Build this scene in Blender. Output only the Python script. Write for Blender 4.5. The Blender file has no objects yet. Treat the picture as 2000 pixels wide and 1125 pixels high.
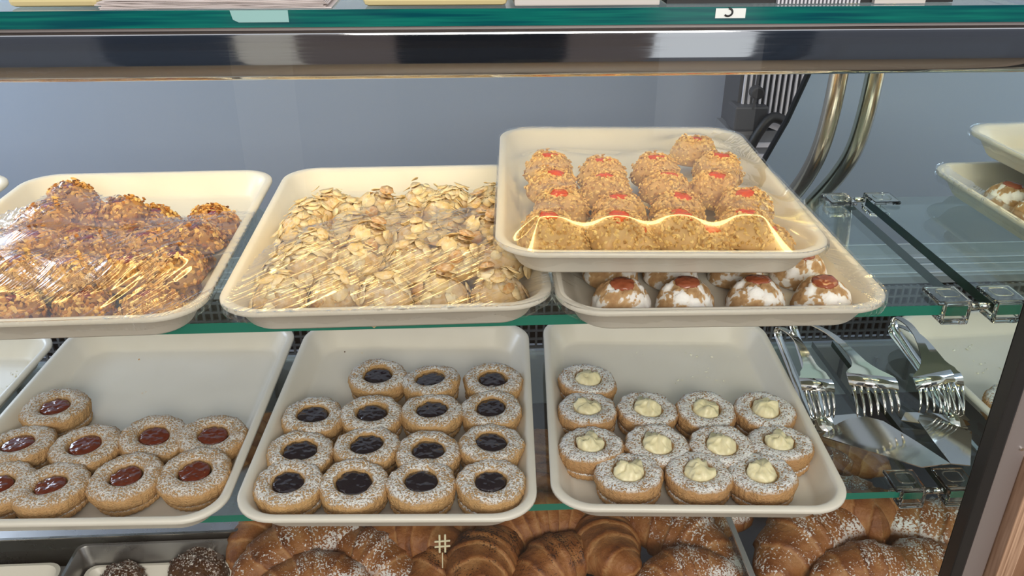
import bpy, math, random
import numpy as np
from mathutils import Vector, Matrix, noise as mn
from math import sin, cos, pi, radians

sc = bpy.context.scene
COL = sc.collection

# ------------------------------------------------------------------ camera
F_PX, PITCH, YAW, ROLL = 1640.0, radians(26.9), radians(3.19), radians(.13)
CAM = Vector((0, 0, 1.4))
fw = Vector((sin(YAW)*cos(PITCH), cos(YAW)*cos(PITCH), -sin(PITCH)))
r0 = Vector((cos(YAW), -sin(YAW), 0)); u0 = r0.cross(fw)
rt = r0*cos(ROLL)+u0*sin(ROLL); up = -r0*sin(ROLL)+u0*cos(ROLL)
cd = bpy.data.cameras.new('camera'); cam = bpy.data.objects.new('camera', cd); COL.objects.link(cam)
cam.matrix_world = Matrix(((rt.x, up.x, -fw.x, 0), (rt.y, up.y, -fw.y, 0), (rt.z, up.z, -fw.z, 1.4), (0, 0, 0, 1)))
cd.sensor_width = 36; cd.lens = F_PX/2000*36; cd.clip_start = .01; cd.clip_end = 50
sc.camera = cam

def at(px, py, Z=None, Y=None, X=None):
    d = fw + rt*((px-1000)/F_PX) - up*((py-562.5)/F_PX)
    t = (Z-1.4)/d.z if Z is not None else (Y/d.y if Y is not None else X/d.x)
    return CAM + d*t

# ------------------------------------------------------------------ world, lights, exposure
w = bpy.data.worlds.new('world'); sc.world = w; w.use_nodes = True
WBG = w.node_tree.nodes['Background']
WBG.inputs[0].default_value = (.98, .98, 1.0, 1); WBG.inputs[1].default_value = .82
sc.view_settings.view_transform = 'Standard'; sc.view_settings.look = 'None'
sc.view_settings.gamma = 1; sc.view_settings.use_curve_mapping = False
sc.view_settings.exposure = 0.0

def area(name, loc, target, size, size_y, power, color):
    l = bpy.data.lights.new(name, 'AREA'); l.shape = 'RECTANGLE'; l.size = size; l.size_y = size_y
    l.energy = power; l.color = color
    o = bpy.data.objects.new(name, l); COL.objects.link(o); o.location = loc
    o.rotation_euler = (Vector(target)-Vector(loc)).to_track_quat('-Z', 'Y').to_euler()
    return o
area('blue_wall_fill', (-1.9, 1.0, 1.9), (-.7, 1.75, 1.0), .8, .8, 16, (.72, .83, 1.0))  # unseen bluish light added to tint the left of the back wall
area('shop_daylight', (.25, -1.6, 2.05), (0, .8, .9), 1.3, .7, 46, (1.0, .93, .82))
area('jam_highlight_fill', (-1.35, 1.62, 1.22), (-.4, .8, .85), .5, .35, 5, (.70, .82, 1.0))  # small unseen light added for jam highlights and blue tray rims

# ------------------------------------------------------------------ levels of the case
ZU, ZL, ZD = 1.0231, .8056, .600        # upper shelf top, lower shelf top, deck
XM = .488                               # end panel plane
W, L, RIM = .30, .387, .030             # tray
TILE = []

# ------------------------------------------------------------------ helpers
def tag(o, label=None, cat=None, group=None, kind=None):
    if label: o['label'] = label
    if cat: o['category'] = cat
    if group: o['group'] = group
    if kind: o['kind'] = kind
    return o

def empty(name, loc, rz=0, label=None, cat=None, group=None):
    o = bpy.data.objects.new(name, None); COL.objects.link(o); o.location = loc; o.rotation_euler = (0, 0, rz)
    o.empty_display_size = .01
    return tag(o, label, cat, group)

def mdata(name, V, F, smooth=True, attr=None, mats=None, fm=None):
    me = bpy.data.meshes.new(name)
    me.from_pydata([tuple(map(float, v)) for v in V], [], [tuple(int(i) for i in f) for f in F])
    if attr:
        for k, vals in attr.items():
            a = me.attributes.new(k, 'FLOAT', 'POINT'); a.data.foreach_set('value', np.asarray(vals, dtype=np.float32))
    if smooth: me.polygons.foreach_set('use_smooth', [True]*len(me.polygons))
    for m in (mats or []): me.materials.append(m)
    if fm is not None: me.polygons.foreach_set('material_index', fm)
    me.update(); return me

def link(name, me, parent=None, loc=(0, 0, 0), rot=(0, 0, 0)):
    o = bpy.data.objects.new(name, me); COL.objects.link(o); o.location = loc; o.rotation_euler = rot
    if parent: o.parent = parent
    return o

class MB:
    def __init__(s): s.V = []; s.F = []
    def add(s, V, F):
        n = len(s.V); s.V += [tuple(v) for v in V]; s.F += [tuple(i+n for i in f) for f in F]; return s
    def box(s, a, b):
        x0, y0, z0 = a; x1, y1, z1 = b
        return s.add([(x0,y0,z0),(x1,y0,z0),(x1,y1,z0),(x0,y1,z0),(x0,y0,z1),(x1,y0,z1),(x1,y1,z1),(x0,y1,z1)],
                     [(0,3,2,1),(4,5,6,7),(0,1,5,4),(1,2,6,5),(2,3,7,6),(3,0,4,7)])
    def tube(s, pts, r, n=14, cap=True):
        P = [Vector(p) for p in pts]; rr = r if isinstance(r, (list, tuple)) else [r]*len(P)
        V = []; F = []
        t0 = (P[1]-P[0]).normalized(); a = t0.orthogonal().normalized()
        for i, p in enumerate(P):
            t = (P[min(i+1, len(P)-1)]-P[max(i-1, 0)]).normalized()
            a = (a-t*a.dot(t)).normalized(); b = t.cross(a)
            for k in range(n): V.append(p+(a*cos(2*pi*k/n)+b*sin(2*pi*k/n))*rr[i])
        for i in range(len(P)-1):
            for k in range(n): F.append((i*n+k, i*n+(k+1) % n, (i+1)*n+(k+1) % n, (i+1)*n+k))
        if cap: F.append(tuple(range(n-1, -1, -1))); F.append(tuple(range((len(P)-1)*n, len(P)*n)))
        return s.add(V, F)
    def prism_x(s, prof, x0, x1):
        n = len(prof); V = [(x0, y, z) for y, z in prof]+[(x1, y, z) for y, z in prof]
        F = [(i, (i+1) % n, n+(i+1) % n, n+i) for i in range(n)]+[tuple(range(n-1, -1, -1)), tuple(range(n, 2*n))]
        return s.add(V, F)
    def build(s, name, m, parent=None, smooth=False, loc=(0, 0, 0), rot=(0, 0, 0), bevel=0, seg=2):
        o = link(name, mdata(name, s.V, s.F, smooth, mats=[m]), parent, loc, rot)
        if bevel:
            b = o.modifiers.new('bevel', 'BEVEL'); b.width = bevel; b.segments = seg; b.limit_method = 'ANGLE'; b.angle_limit = .6
        return o

def copy_tree(o, parent=None):
    c = o.copy(); COL.objects.link(c)
    if parent: c.parent = parent
    for ch in o.children: copy_tree(ch, c)
    return c

def fbm(P, scale, seed=0, oct=3):
    v = Vector((seed*7.1, seed*3.3, seed*1.7))
    return np.array([mn.fractal(Vector(p)*scale+v, 1.0, 2.0, oct) for p in P])

# ------------------------------------------------------------------ materials
class N:
    def __init__(s, name):
        s.m = bpy.data.materials.new(name); s.m.use_nodes = True; s.t = s.m.node_tree; s.n = s.t.nodes
        s.b = s.n['Principled BSDF']; s.out = s.n['Material Output']
    def node(s, t, **kw):
        x = s.n.new(t)
        for k, v in kw.items():
            if k in x.inputs.keys() or isinstance(k, int): x.inputs[k].default_value = v
            else: setattr(x, k, v)
        return x
    def l(s, a, b): s.t.links.new(a, b)
    def coord(s, kind='Object', scale=None, rot=None):
        c = s.node('ShaderNodeTexCoord'); o = c.outputs[kind]
        if scale or rot:
            mp = s.node('ShaderNodeMapping'); s.l(o, mp.inputs[0])
            if scale: mp.inputs['Scale'].default_value = scale
            if rot: mp.inputs['Rotation'].default_value = rot
            o = mp.outputs[0]
        return o
    def noise(s, co, scale, detail=3, rough=.55):
        x = s.node('ShaderNodeTexNoise'); s.l(co, x.inputs['Vector'])
        x.inputs['Scale'].default_value = scale; x.inputs['Detail'].default_value = detail; x.inputs['Roughness'].default_value = rough
        return x.outputs['Fac']
    def ramp(s, fac, stops, interp='LINEAR'):
        x = s.node('ShaderNodeValToRGB'); s.l(fac, x.inputs[0]); e = x.color_ramp.elements; x.color_ramp.interpolation = interp
        while len(e) < len(stops): e.new(.5)
        for i, (p, c) in enumerate(stops): e[i].position = p; e[i].color = (*c, 1) if len(c) == 3 else c
        return x.outputs[0]
    def mixc(s, fac, a, b):
        x = s.node('ShaderNodeMix', data_type='RGBA')
        for v, k in ((fac, 0), (a, 6), (b, 7)):
            if hasattr(v, 'links'): s.l(v, x.inputs[k])
            else: x.inputs[k].default_value = v if k == 0 else (*v, 1)
        return x.outputs[2]
    def math(s, op, a, b=0.0, clamp=False):
        x = s.node('ShaderNodeMath', operation=op, use_clamp=clamp)
        for i, v in enumerate((a, b)):
            if hasattr(v, 'links'): s.l(v, x.inputs[i])
            else: x.inputs[i].default_value = v
        return x.outputs[0]
    def bump(s, h, strength=.5, dist=.001):
        x = s.node('ShaderNodeBump'); s.l(h, x.inputs['Height']); x.inputs['Strength'].default_value = strength; x.inputs['Distance'].default_value = dist
        s.l(x.outputs[0], s.b.inputs['Normal']); return x.outputs[0]
    def set(s, color=None, rough=None, metal=None, spec=None, sss=None, sssr=None, coat=None, trans=None, ior=None, aniso=None):
        b = s.b.inputs
        if color is not None:
            if hasattr(color, 'links'): s.l(color, b['Base Color'])
            else: b['Base Color'].default_value = (*color, 1)
        for v, k in ((rough, 'Roughness'), (metal, 'Metallic'), (spec, 'Specular IOR Level'), (sss, 'Subsurface Weight'), (coat, 'Coat Weight'), (trans, 'Transmission Weight'), (ior, 'IOR'), (aniso, 'Anisotropic')):
            if v is not None:
                if hasattr(v, 'links'): s.l(v, b[k])
                else: b[k].default_value = v
        if sssr: b['Subsurface Radius'].default_value = sssr; b['Subsurface Scale'].default_value = .01
        return s

def srgb(r, g, b):
    f = lambda c: (c/255/12.92) if c/255 <= .04045 else ((c/255+.055)/1.055)**2.4
    return (f(r), f(g), f(b))

M = {}
def simple(key, color, rough=.5, metal=0, **k):
    M[key] = N(key).set(color, rough, metal, **k).m
simple('cream_plastic', (.76, .74, .69), .32, spec=.5)
n = N('cream_plastic'); co = n.coord()
n.set(n.ramp(n.noise(co, 9, 4), [(.3, (.68, .635, .555)), (.7, (.74, .70, .625))]), n.ramp(n.noise(co, 25, 3), [(.35, (.28,)*3), (.7, (.46,)*3)])); M['cream_plastic'] = n.m
simple('black_rubber', (.012, .013, .015), .45)
simple('black_plastic', (.015, .015, .018), .5)
simple('charcoal', (.045, .047, .055), .5)
simple('white_paper', (.62, .55, .54), .8)
simple('white_card', (.60, .56, .54), .7)
simple('yellow_cream', (.72, .60, .32), .6)
simple('grey_alu', (.40, .36, .36), .35, .6)
simple('dark_metal', (.10, .10, .11), .35, .9)
simple('track_alu', (.72, .75, .76), .25, .7)
simple('grille_grey', (.16, .17, .19), .5)
simple('base_grey', (.36, .38, .41), .45)
simple('light_slat', (.62, .62, .68), .5)
simple('pin_metal', (.75, .72, .68), .15, 1)
simple('label_white', (.80, .84, .84), .4)
simple('tape', (.28, .50, .50), .5)

n = N('brushed_steel'); co = n.coord(scale=(2, 60, 160)); h = n.noise(co, 6, 4)
n.set((.60, .62, .65), n.ramp(h, [(.3, (.03,)*3), (.75, (.08,)*3)]), 1.0); M['brushed_steel'] = n.m
n = N('pan_steel'); co = n.coord(); h = n.noise(co, 30, 4)
n.set((.42, .41, .40), n.ramp(h, [(.3, (.22,)*3), (.7, (.38,)*3)]), .95); M['pan_steel'] = n.m
n = N('polished_steel'); n.set((.66, .64, .60), .09, 1.0); M['polished_steel'] = n.m
n = N('tube_steel'); n.set((.62, .56, .46), .22, 1.0); M['tube_steel'] = n.m
n = N('end_mirror'); n.set((.90, 1.0, 1.0), .01, 1.0); M['end_mirror'] = n.m

def pane(key, tint, f0, f1, rough=.0, bumps=None, power=5):
    """clear sheet: transparent with a fresnel-weighted gloss (light passes, reflections stay)"""
    n = N(key); n.n.remove(n.b)
    tr = n.node('ShaderNodeBsdfTransparent'); tr.inputs[0].default_value = (*tint, 1)
    gl = n.node('ShaderNodeBsdfGlossy'); gl.inputs['Roughness'].default_value = rough; gl.inputs[0].default_value = (1, 1, 1, 1)
    lw = n.node('ShaderNodeLayerWeight'); lw.inputs[0].default_value = .5
    p = n.math('POWER', lw.outputs['Facing'], power)
    fac = n.math('ADD', n.math('MULTIPLY', p, f1-f0), f0, True)
    if bumps:
        hs = None
        for (rotz, sx, sy, sc_, amp, lo, hi) in bumps:
            co = n.coord('Object', (sx, sy, 1), None)
            mp = n.node('ShaderNodeMapping'); mp.vector_type = 'TEXTURE'
            tc = n.node('ShaderNodeTexCoord'); n.l(tc.outputs['Object'], mp.inputs[0]); mp.inputs['Rotation'].default_value = (0, 0, rotz)
            m2 = n.node('ShaderNodeMapping'); n.l(mp.outputs[0], m2.inputs[0]); m2.inputs['Scale'].default_value = (sx, sy, 1)
            a = n.noise(m2.outputs[0], sc_, 2, .5)
            mask = n.ramp(n.noise(tc.outputs['Object'], 11, 1), [(lo, (0, 0, 0)), (hi, (1, 1, 1))])
            a = n.math('MULTIPLY', n.math('MULTIPLY', a, mask), amp)
            hs = a if hs is None else n.math('ADD', hs, a)
        b = n.node('ShaderNodeBump'); n.l(hs, b.inputs['Height']); b.inputs['Strength'].default_value = 1; b.inputs['Distance'].default_value = .001
        n.l(b.outputs[0], gl.inputs['Normal']); n.l(b.outputs[0], lw.inputs['Normal'])
    mx = n.node('ShaderNodeMixShader'); n.l(fac, mx.inputs[0]); n.l(tr.outputs[0], mx.inputs[1]); n.l(gl.outputs[0], mx.inputs[2])
    n.l(mx.outputs[0], n.out.inputs[0]); M[key] = n.m
pane('front_pane', (.97, .985, .98), .035, .7)
pane('shelf_glass', (.90, .955, .935), .05, .85)
n = N('shelf_edge'); n.set((.01, .17, .12), .12, 0, spec=.6); M['shelf_edge'] = n.m
n = N('shelf_end'); n.set((.006, .035, .028), .15, 0, spec=.6); M['shelf_end'] = n.m
n = N('top_edge'); co = n.coord(scale=(1, 1, 1)); n.set(n.ramp(n.noise(n.coord(scale=(3, 1, 90)), 3, 2), [(.35, (.002, .065, .085)), (.65, (.006, .16, .13))]), .1, 0, spec=.6); M['top_edge'] = n.m
n = N('clear_plastic'); n.set((.95, .96, .94), .04, 0, trans=1.0, ior=1.49); M['clear_plastic'] = n.m

def film(key, bumps, f0=.11, pw=4.4): pane(key, (.975, .975, .97), f0, .9, .045, bumps, power=pw)
film('film_nut', [(radians(58), 1, 22, 14, 4.5, .46, .60), (radians(-40), 1, 14, 14, 2.0, .52, .64)])
film('film_almond', [(radians(36), 1, 16, 11, 4.0, .34, .50)])
film('film_crumb', [(radians(70), 1, 8, 8, .5, .5, .7)], .085, 5.6)
film('film_sugar', [(radians(-50), 1, 20, 12, 2.0, .5, .6)])

# wall behind, floor, wood
n = N('back_wall'); co = n.coord(); n.set(n.ramp(n.noise(co, 1.3, 2), [(.3, (.29, .35, .45)), (.7, (.33, .38, .47))]), .55); M['back_wall'] = n.m
n = N('floor'); n.set((.20, .14, .09), .5); M['floor'] = n.m
n = N('room_wall'); n.set((.40, .36, .35), .8); M['room_wall'] = n.m
n = N('dark_cloth'); n.set((.03, .035, .055), .8); M['dark_cloth'] = n.m
n = N('wood'); co = n.coord(scale=(8, 8, 1)); h = n.noise(n.coord(rot=(0, .9, 0), scale=(60, 3, 3)), 3, 4)
n.set(n.ramp(h, [(.35, (.22, .115, .065)), (.65, (.34, .19, .115))]), .45); M['wood'] = n.m
n = N('plywood_edge'); h = n.noise(n.coord(scale=(110, 20, 1.5)), 3, 3)
n.set(n.ramp(h, [(.38, (.27, .15, .09)), (.6, (.58, .38, .26))]), .5); M['plywood_edge'] = n.m

def dough(key, top, side, sugar, amount, sc_=900, thr=.5):
    """baked dough with sugar dusted on its upward faces"""
    n = N(key); co = n.coord()
    base = n.mixc(n.noise(co, 60, 3), side, top)
    g = n.node('ShaderNodeNewGeometry'); tcn = n.node('ShaderNodeTexCoord')
    sx = n.node('ShaderNodeSeparateXYZ'); n.l(tcn.outputs['Normal'], sx.inputs[0])
    upm = n.ramp(sx.outputs[2], [(.45, (0, 0, 0)), (.85, (1, 1, 1))])
    big = n.noise(co, 90, 2)
    f = n.noise(co, sc_, 2, .6)
    f2 = n.math('ADD', f, n.math('MULTIPLY', n.math('SUBTRACT', big, .5), .35))
    spk = n.ramp(f2, [(thr-.06, (0, 0, 0)), (thr+.06, (1, 1, 1))])
    fac = n.math('MULTIPLY', n.math('MULTIPLY', spk, upm), amount, True)
    n.set(n.mixc(fac, base, sugar), .75, 0, spec=.25, sss=.08, sssr=(.6, .3, .15))
    n.bump(n.math('ADD', n.math('ADD', f, n.noise(co, 260, 3)), n.math('MULTIPLY', fac, .5)), .9, .0022)
    M[key] = n.m
SUG = (.84, .83, .82)
dough('shortbread_jam', (.46, .26, .11), (.58, .36, .17), SUG, .80, 560, .475)
dough('shortbread_berry', (.46, .26, .11), (.60, .38, .17), SUG, .95, 560, .46)
dough('shortbread_cream', (.45, .25, .12), (.52, .30, .12), (.86, .86, .86), .96, 560, .42)
def jam(key, c, rough=.035):
    n = N(key); co = n.coord(); h = n.noise(co, 120, 1); n.set(c, rough, 0, spec=.6, sss=.06, sssr=(1, .2, .1))
    n.bump(h, .9, .0035); M[key] = n.m
jam('apricot_jam', (.13, .020, .008)); jam('blueberry_jam', (.010, .006, .014)); jam('red_jam', (.20, .012, .018)); jam('orange_jam', (.60, .07, .002)); jam('brown_jam', (.30, .075, .03), .2)
n = N('pastry_cream'); n.set((.80, .72, .46), .38, 0, sss=.25, sssr=(1, .8, .5)); n.bump(n.noise(n.coord(), 150, 3), .5, .0015); M['pastry_cream'] = n.m

def toned(key, stops, rough=.7, sugar=0, bump_s=300):
    n = N(key); a = n.node('ShaderNodeAttribute', attribute_name='tone')
    t = n.math('ADD', a.outputs['Fac'], n.math('MULTIPLY', n.math('SUBTRACT', n.noise(n.coord(), bump_s, 2), .5), .5), True)
    c = n.ramp(t, stops)
    if sugar:
        tcn = n.node('ShaderNodeTexCoord'); sx = n.node('ShaderNodeSeparateXYZ'); n.l(tcn.outputs['Normal'], sx.inputs[0])
        m = n.math('MULTIPLY', n.ramp(sx.outputs[2], [(.2, (0, 0, 0)), (.8, (1, 1, 1))]), n.ramp(n.noise(n.coord(), 160, 3), [(.42, (0, 0, 0)), (.56, (1, 1, 1))]))
        c = n.mixc(n.math('MULTIPLY', m, sugar), c, (.80, .79, .77))
    n.set(c, rough, 0, spec=.3, sss=.08, sssr=(.6, .3, .15)); n.bump(n.noise(n.coord(), bump_s, 3), .5, .001); M[key] = n.m
toned('nut_chips', [(0, (.10, .03, .008)), (.25, (.42, .16, .03)), (.6, (.70, .36, .09)), (1, (.84, .55, .19))], .55)
toned('nut_dough', [(0, (.30, .14, .05)), (1, (.52, .28, .10))])
toned('almond_flakes', [(0, (.55, .27, .08)), (.15, (.74, .52, .24)), (1, (.84, .70, .44))], .6, .3)
toned('almond_dough', [(0, (.50, .29, .10)), (1, (.74, .54, .27))], .7, .45)
toned('crumb_chips', [(0, (.38, .19, .06)), (.3, (.66, .40, .13)), (1, (.84, .60, .25))], .7)
toned('crumb_dough', [(0, (.50, .30, .12)), (1, (.68, .45, .20))])
toned('amaretto', [(0, (.36, .20, .09)), (.45, (.50, .32, .16)), (.6, (.76, .72, .68)), (1, (.84, .82, .80))], .8)

def crust(key, dust=None, amount=0, dark=1.0):
    n = N(key); a = n.node('ShaderNodeAttribute', attribute_name='tone'); co = n.coord()
    t = n.math('ADD', a.outputs['Fac'], n.math('MULTIPLY', n.math('SUBTRACT', n.noise(co, 45, 5, .65), .5), 1.5), True)
    d = dark
    c = n.ramp(t, [(0, (.56*d, .28*d, .11*d)), (.35, (.42*d, .165*d, .05*d)), (.7, (.27*d, .088*d, .024*d)), (1, (.13*d, .040*d, .013*d))])
    if dust:
        tcn = n.node('ShaderNodeTexCoord'); sx = n.node('ShaderNodeSeparateXYZ'); n.l(tcn.outputs['Normal'], sx.inputs[0])
        f = n.math('ADD', n.noise(co, 420, 2), n.math('MULTIPLY', n.math('SUBTRACT', n.noise(co, 28, 2), .5), .9))
        m = n.math('MULTIPLY', n.ramp(sx.outputs[2], [(.35, (0, 0, 0)), (.75, (1, 1, 1))]), n.ramp(f, [(.55, (0, 0, 0)), (.62, (1, 1, 1))]))
        c = n.mixc(n.math('MULTIPLY', m, amount), c, dust)
    n.set(c, .42, 0, spec=.4); n.bump(n.noise(co, 180, 5, .65), .8, .0022); M[key] = n.m
crust('crust_plain', dark=.80); crust('crust_sugar', (.80, .78, .76), .9, .72); crust('crust_cocoa', (.035, .014, .008), .95, .80)
crust('muffin_sugar', (.70, .62, .58), .9, .22)

# ------------------------------------------------------------------ the setting
def struct(name, mb, m, bevel=0, smooth=False, loc=(0, 0, 0)):
    o = mb.build(name, m, None, smooth, loc=loc, bevel=bevel); o['kind'] = 'structure'; return o
struct('floor', MB().box((-3, -3, -.05), (3, 2.2, 0)), M['floor'])
struct('wall_back', MB().box((-3, 1.75, 0), (3, 1.80, 2.2)), M['back_wall'])
simple('room_grey', (.16, .17, .20), .8); simple('room_blue', (.045, .06, .09), .8); simple('room_cream', (.80, .74, .64), .8); simple('room_brown', (.20, .16, .15), .8); simple('room_dark', (.014, .016, .024), .8)
fc = MB()
for i, (x0, x1, mt) in enumerate(((-3, -1.45, 'room_grey'), (-1.45, -.92, 'room_blue'), (-.92, -.68, 'room_cream'), (-.68, -.28, 'room_brown'), (-.28, .42, 'room_dark'), (.42, .78, 'room_brown'), (1.22, 1.45, 'room_blue'), (1.45, 3, 'room_grey'))):  # unseen panels added behind the camera, coloured to reflect as bands in the rail
    struct('wall_front' if i == 0 else 'reflect_panel_%d' % i, MB().box((x0, -2.25, 0), (x1, -2.2, 2.3)), M[mt])
struct('reflect_panel_9', MB().box((.78, -2.25, 0), (1.22, -2.2, .4)), M['room_grey'])

# ------------------------------------------------------------------ display case structure
CASE = 'glass display case'
XL = -1.05
def glass_shelf(name, y0, y1, ztop, th, x1, label, edge='shelf_edge', x0=XL):
    V = [(x0,y0,ztop-th),(x1,y0,ztop-th),(x1,y1,ztop-th),(x0,y1,ztop-th),(x0,y0,ztop),(x1,y0,ztop),(x1,y1,ztop),(x0,y1,ztop)]
    F = [(0,3,2,1),(4,5,6,7),(0,1,5,4),(1,2,6,5),(2,3,7,6),(3,0,4,7)]
    o = link(name, mdata(name, V, F, False, mats=[M['shelf_glass'], M[edge], M['shelf_end']], fm=[0, 0, 1, 2, 0, 1]))
    return tag(o, label, 'shelf')
glass_shelf('glass_shelf', .6845, .9708, ZU, .0105, .474, 'upper clear glass shelf with green edge carrying the film-wrapped cookie trays')
glass_shelf('glass_shelf', .673, .985, ZL, .0085, .474, 'lower clear glass shelf with green edge under the jam and cream cookie trays')
glass_shelf('glass_counter_top', .650, 1.07, 1.3030, .0125, .70, 'thick teal-edged glass counter top above the steel rail', 'top_edge')

# steel rail that hides the lamp
rail = empty('light_rail', (0, .66, 1.248), label='brushed stainless steel light rail running under the glass counter top', cat='rail')
prof = [(.012, 0), (.008, 0), (.004, .0008), (.0005, .0028), (-.0018, .0062), (-.003, .011), (-.0034, .015), (-.0035, .018), (-.0035, .034), (-.0034, .0362), (-.0022, .0385), (.0, .039), (.06, .0395), (.06, .038), (.002, .0375), (.001, .012), (.0025, .006), (.006, .0022), (.009, .0012), (.012, .0012)]
MB().prism_x(prof, XL, .55).build('steel_face', M['brushed_steel'], rail, True).modifiers.new('e', 'EDGE_SPLIT').split_angle = radians(50)
MB().box((XL, -.006, .0395), (.55, .03, .0425)).build('seal_strip', M['grey_alu'], rail)
MB().box((XL, .090, .0290), (.486, .160, .0375)).build('lamp_reflector', M['white_card'], rail)  # unseen white card added above the lamp as reflector
n = N('lamp_glow'); n.b.inputs['Base Color'].default_value = (1, .9, .7, 1); n.b.inputs['Emission Color'].default_value = (1, .74, .32, 1); n.b.inputs['Emission Strength'].default_value = 17; M['lamp_glow'] = n.m
lamp = empty('tube_lamp', (0, .7850, 1.267), label='warm fluorescent tube lamp mounted behind the steel light rail', cat='lamp')
MB().tube([(-1.0, 0, 0), (.46, 0, 0)], .0080, 16).build('glowing_tube', M['lamp_glow'], lamp, True)
for x in (-1.012, .448): MB().box((x, -.011, -.010), (x+.02, .011, .0105)).build('lamp_socket', M['white_card'], lamp, bevel=.002)

# front pane
tag(link('front_glass', mdata('front_glass', [(XL, .5945, .50), (.4865, .5945, .50), (.4865, .600, 1.289), (XL, .600, 1.289)], [(0, 1, 2, 3)], False, mats=[M['front_pane']])),
    'clear front glass pane of the display case facing the customer', 'glass pane')

# mirrored end panel with its slanting rear edge
ep = empty('end_panel', (XM, .63, .55), label='mirror-like glass end panel closing the case beside the tongs', cat='glass panel')
def prism(poly, x0, x1):
    n_ = len(poly); V = [(x0, y, z) for y, z in poly]+[(x1, y, z) for y, z in poly]
    F = [(i, n_+i, n_+(i+1) % n_, (i+1) % n_) for i in range(n_)]+[tuple(range(n_)), tuple(range(2*n_-1, n_-1, -1))]
    return V, F
poly = [(.0, -.05), (.78, -.05), (.755, .28), (.677, .406), (.60, .50), (.45, .739), (.0, .739)]
V, F = prism(poly, 0, .006); MB().add(V, F).build('mirror_sheet', M['end_mirror'], ep)
pts = [(0, .760, .27), (0, .680, .406), (0, .603, .50), (0, .453, .735)]
MB().tube([(a+.001, b, c) for a, b, c in pts], .0055, 8).build('rear_edge_seal', M['black_rubber'], ep)
MB().box((0, -.018, -.05), (.0125, -.0, .739)).build('front_edge_seal', M['black_rubber'], ep, bevel=.002)
post = empty('case_post', (.512, .63, .5), label='grey metal corner post outside the mirrored end panel', cat='post')
MB().box((-.0105, -.016, 0), (.0125, .03, .79)).build('post_body', M['grey_alu'], post, bevel=.002)
MB().tube([(.006, -.018, .405), (.006, -.0145, .405)], .0018, 12).build('screw', M['pin_metal'], post)
# bent tube support
tp = [(.465, 1.03, 1.285), (.465, 1.03, 1.16), (.465, 1.036, 1.10), (.465, 1.048, 1.06), (.466, 1.070, 1.025), (.467, 1.100, .990), (.468, 1.155, .935), (.468, 1.26, .83), (.468, 1.30, .70), (.468, 1.30, .60)]
def smoothpath(P, k=8):
    P = [Vector(p) for p in P]; out = []
    for i in range(len(P)-1):
        a, b, c, d = P[max(i-1, 0)], P[i], P[i+1], P[min(i+2, len(P)-1)]
        for j in range(k):
            t = j/k; out.append(.5*((2*b)+(c-a)*t+(2*a-5*b+4*c-d)*t*t+(-a+3*b-3*c+d)*t**3))
    out.append(P[-1]); return out
o = MB().tube(smoothpath(tp), .0115, 20).build('support_tube', M['tube_steel'], None, True)
tag(o, 'bent brushed metal tube rising behind the upper shelf beside the end panel', 'support tube')

# rear base: rails, vent grille, slotted plate
tk = empty('sliding_door_track', (0, 1.20, .80), label='pale grooved aluminium track running along the rear base of the case', cat='track')
MB().box((-1.05, -.035, .0), (.487, .06, .012)).build('track_plate', M['base_grey'], tk)
for y, h in ((-.03, .016), (-.008, .020), (.012, .022), (.05, .030)):
    MB().box((-1.05, y, .010), (.487, y+.004, h)).build('track_ridge', M['track_alu'], tk, bevel=.0008)
vg = empty('vent_grille', (0, 1.165, .70), label='dark grey vent grille low at the back of the case', cat='grille')
mb = MB()
for i in range(129): x = -1.05+i*.012; mb.box((x, -.004, 0), (x+.0035, 0, .098))
for k in range(7): mb.box((-1.05, -.0045, k*.0155), (.487, .0005, k*.0155+.003))
mb.build('grille_bars', M['grille_grey'], vg)
MB().box((-1.05, .012, 0), (.487, .016, .098)).build('grille_back', M['black_plastic'], vg)
bp = empty('rear_base_panel', (0, 1.16, .60), label='grey plastic base panel with oval slots below the vent grille', cat='panel')
MB().box((-1.05, -.012, 0), (.487, .0, .098)).build('panel_sheet', M['base_grey'], bp, bevel=.003)
for i in range(26):
    x = -1.0+i*.057
    MB().tube([(x, -.013, .03), (x, -.013, .075)], .004, 8).build('slot', M['grille_grey'], bp)
tag(MB().box((-1.05, .62, .575), (.487, 1.16, .60)).build('case_deck', M['dark_metal'], None), 'dark steel deck at the bottom of the case under the croissants', 'deck')

# clear divider on the deck
dv = empty('deck_divider', (.3027, .655, .60), label='clear acrylic divider standing between the croissants on the deck', cat='divider')
MB().box((-.0022, 0, 0), (.0022, .40, .098)).build('divider_sheet', M['shelf_glass'], dv)
MB().box((-.0030, 0, .098), (.0030, .40, .101)).build('top_edge', M['track_alu'], dv)
MB().box((-.0030, -.003, 0), (.0030, 0, .101)).build('front_edge', M['shelf_edge'], dv)

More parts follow.
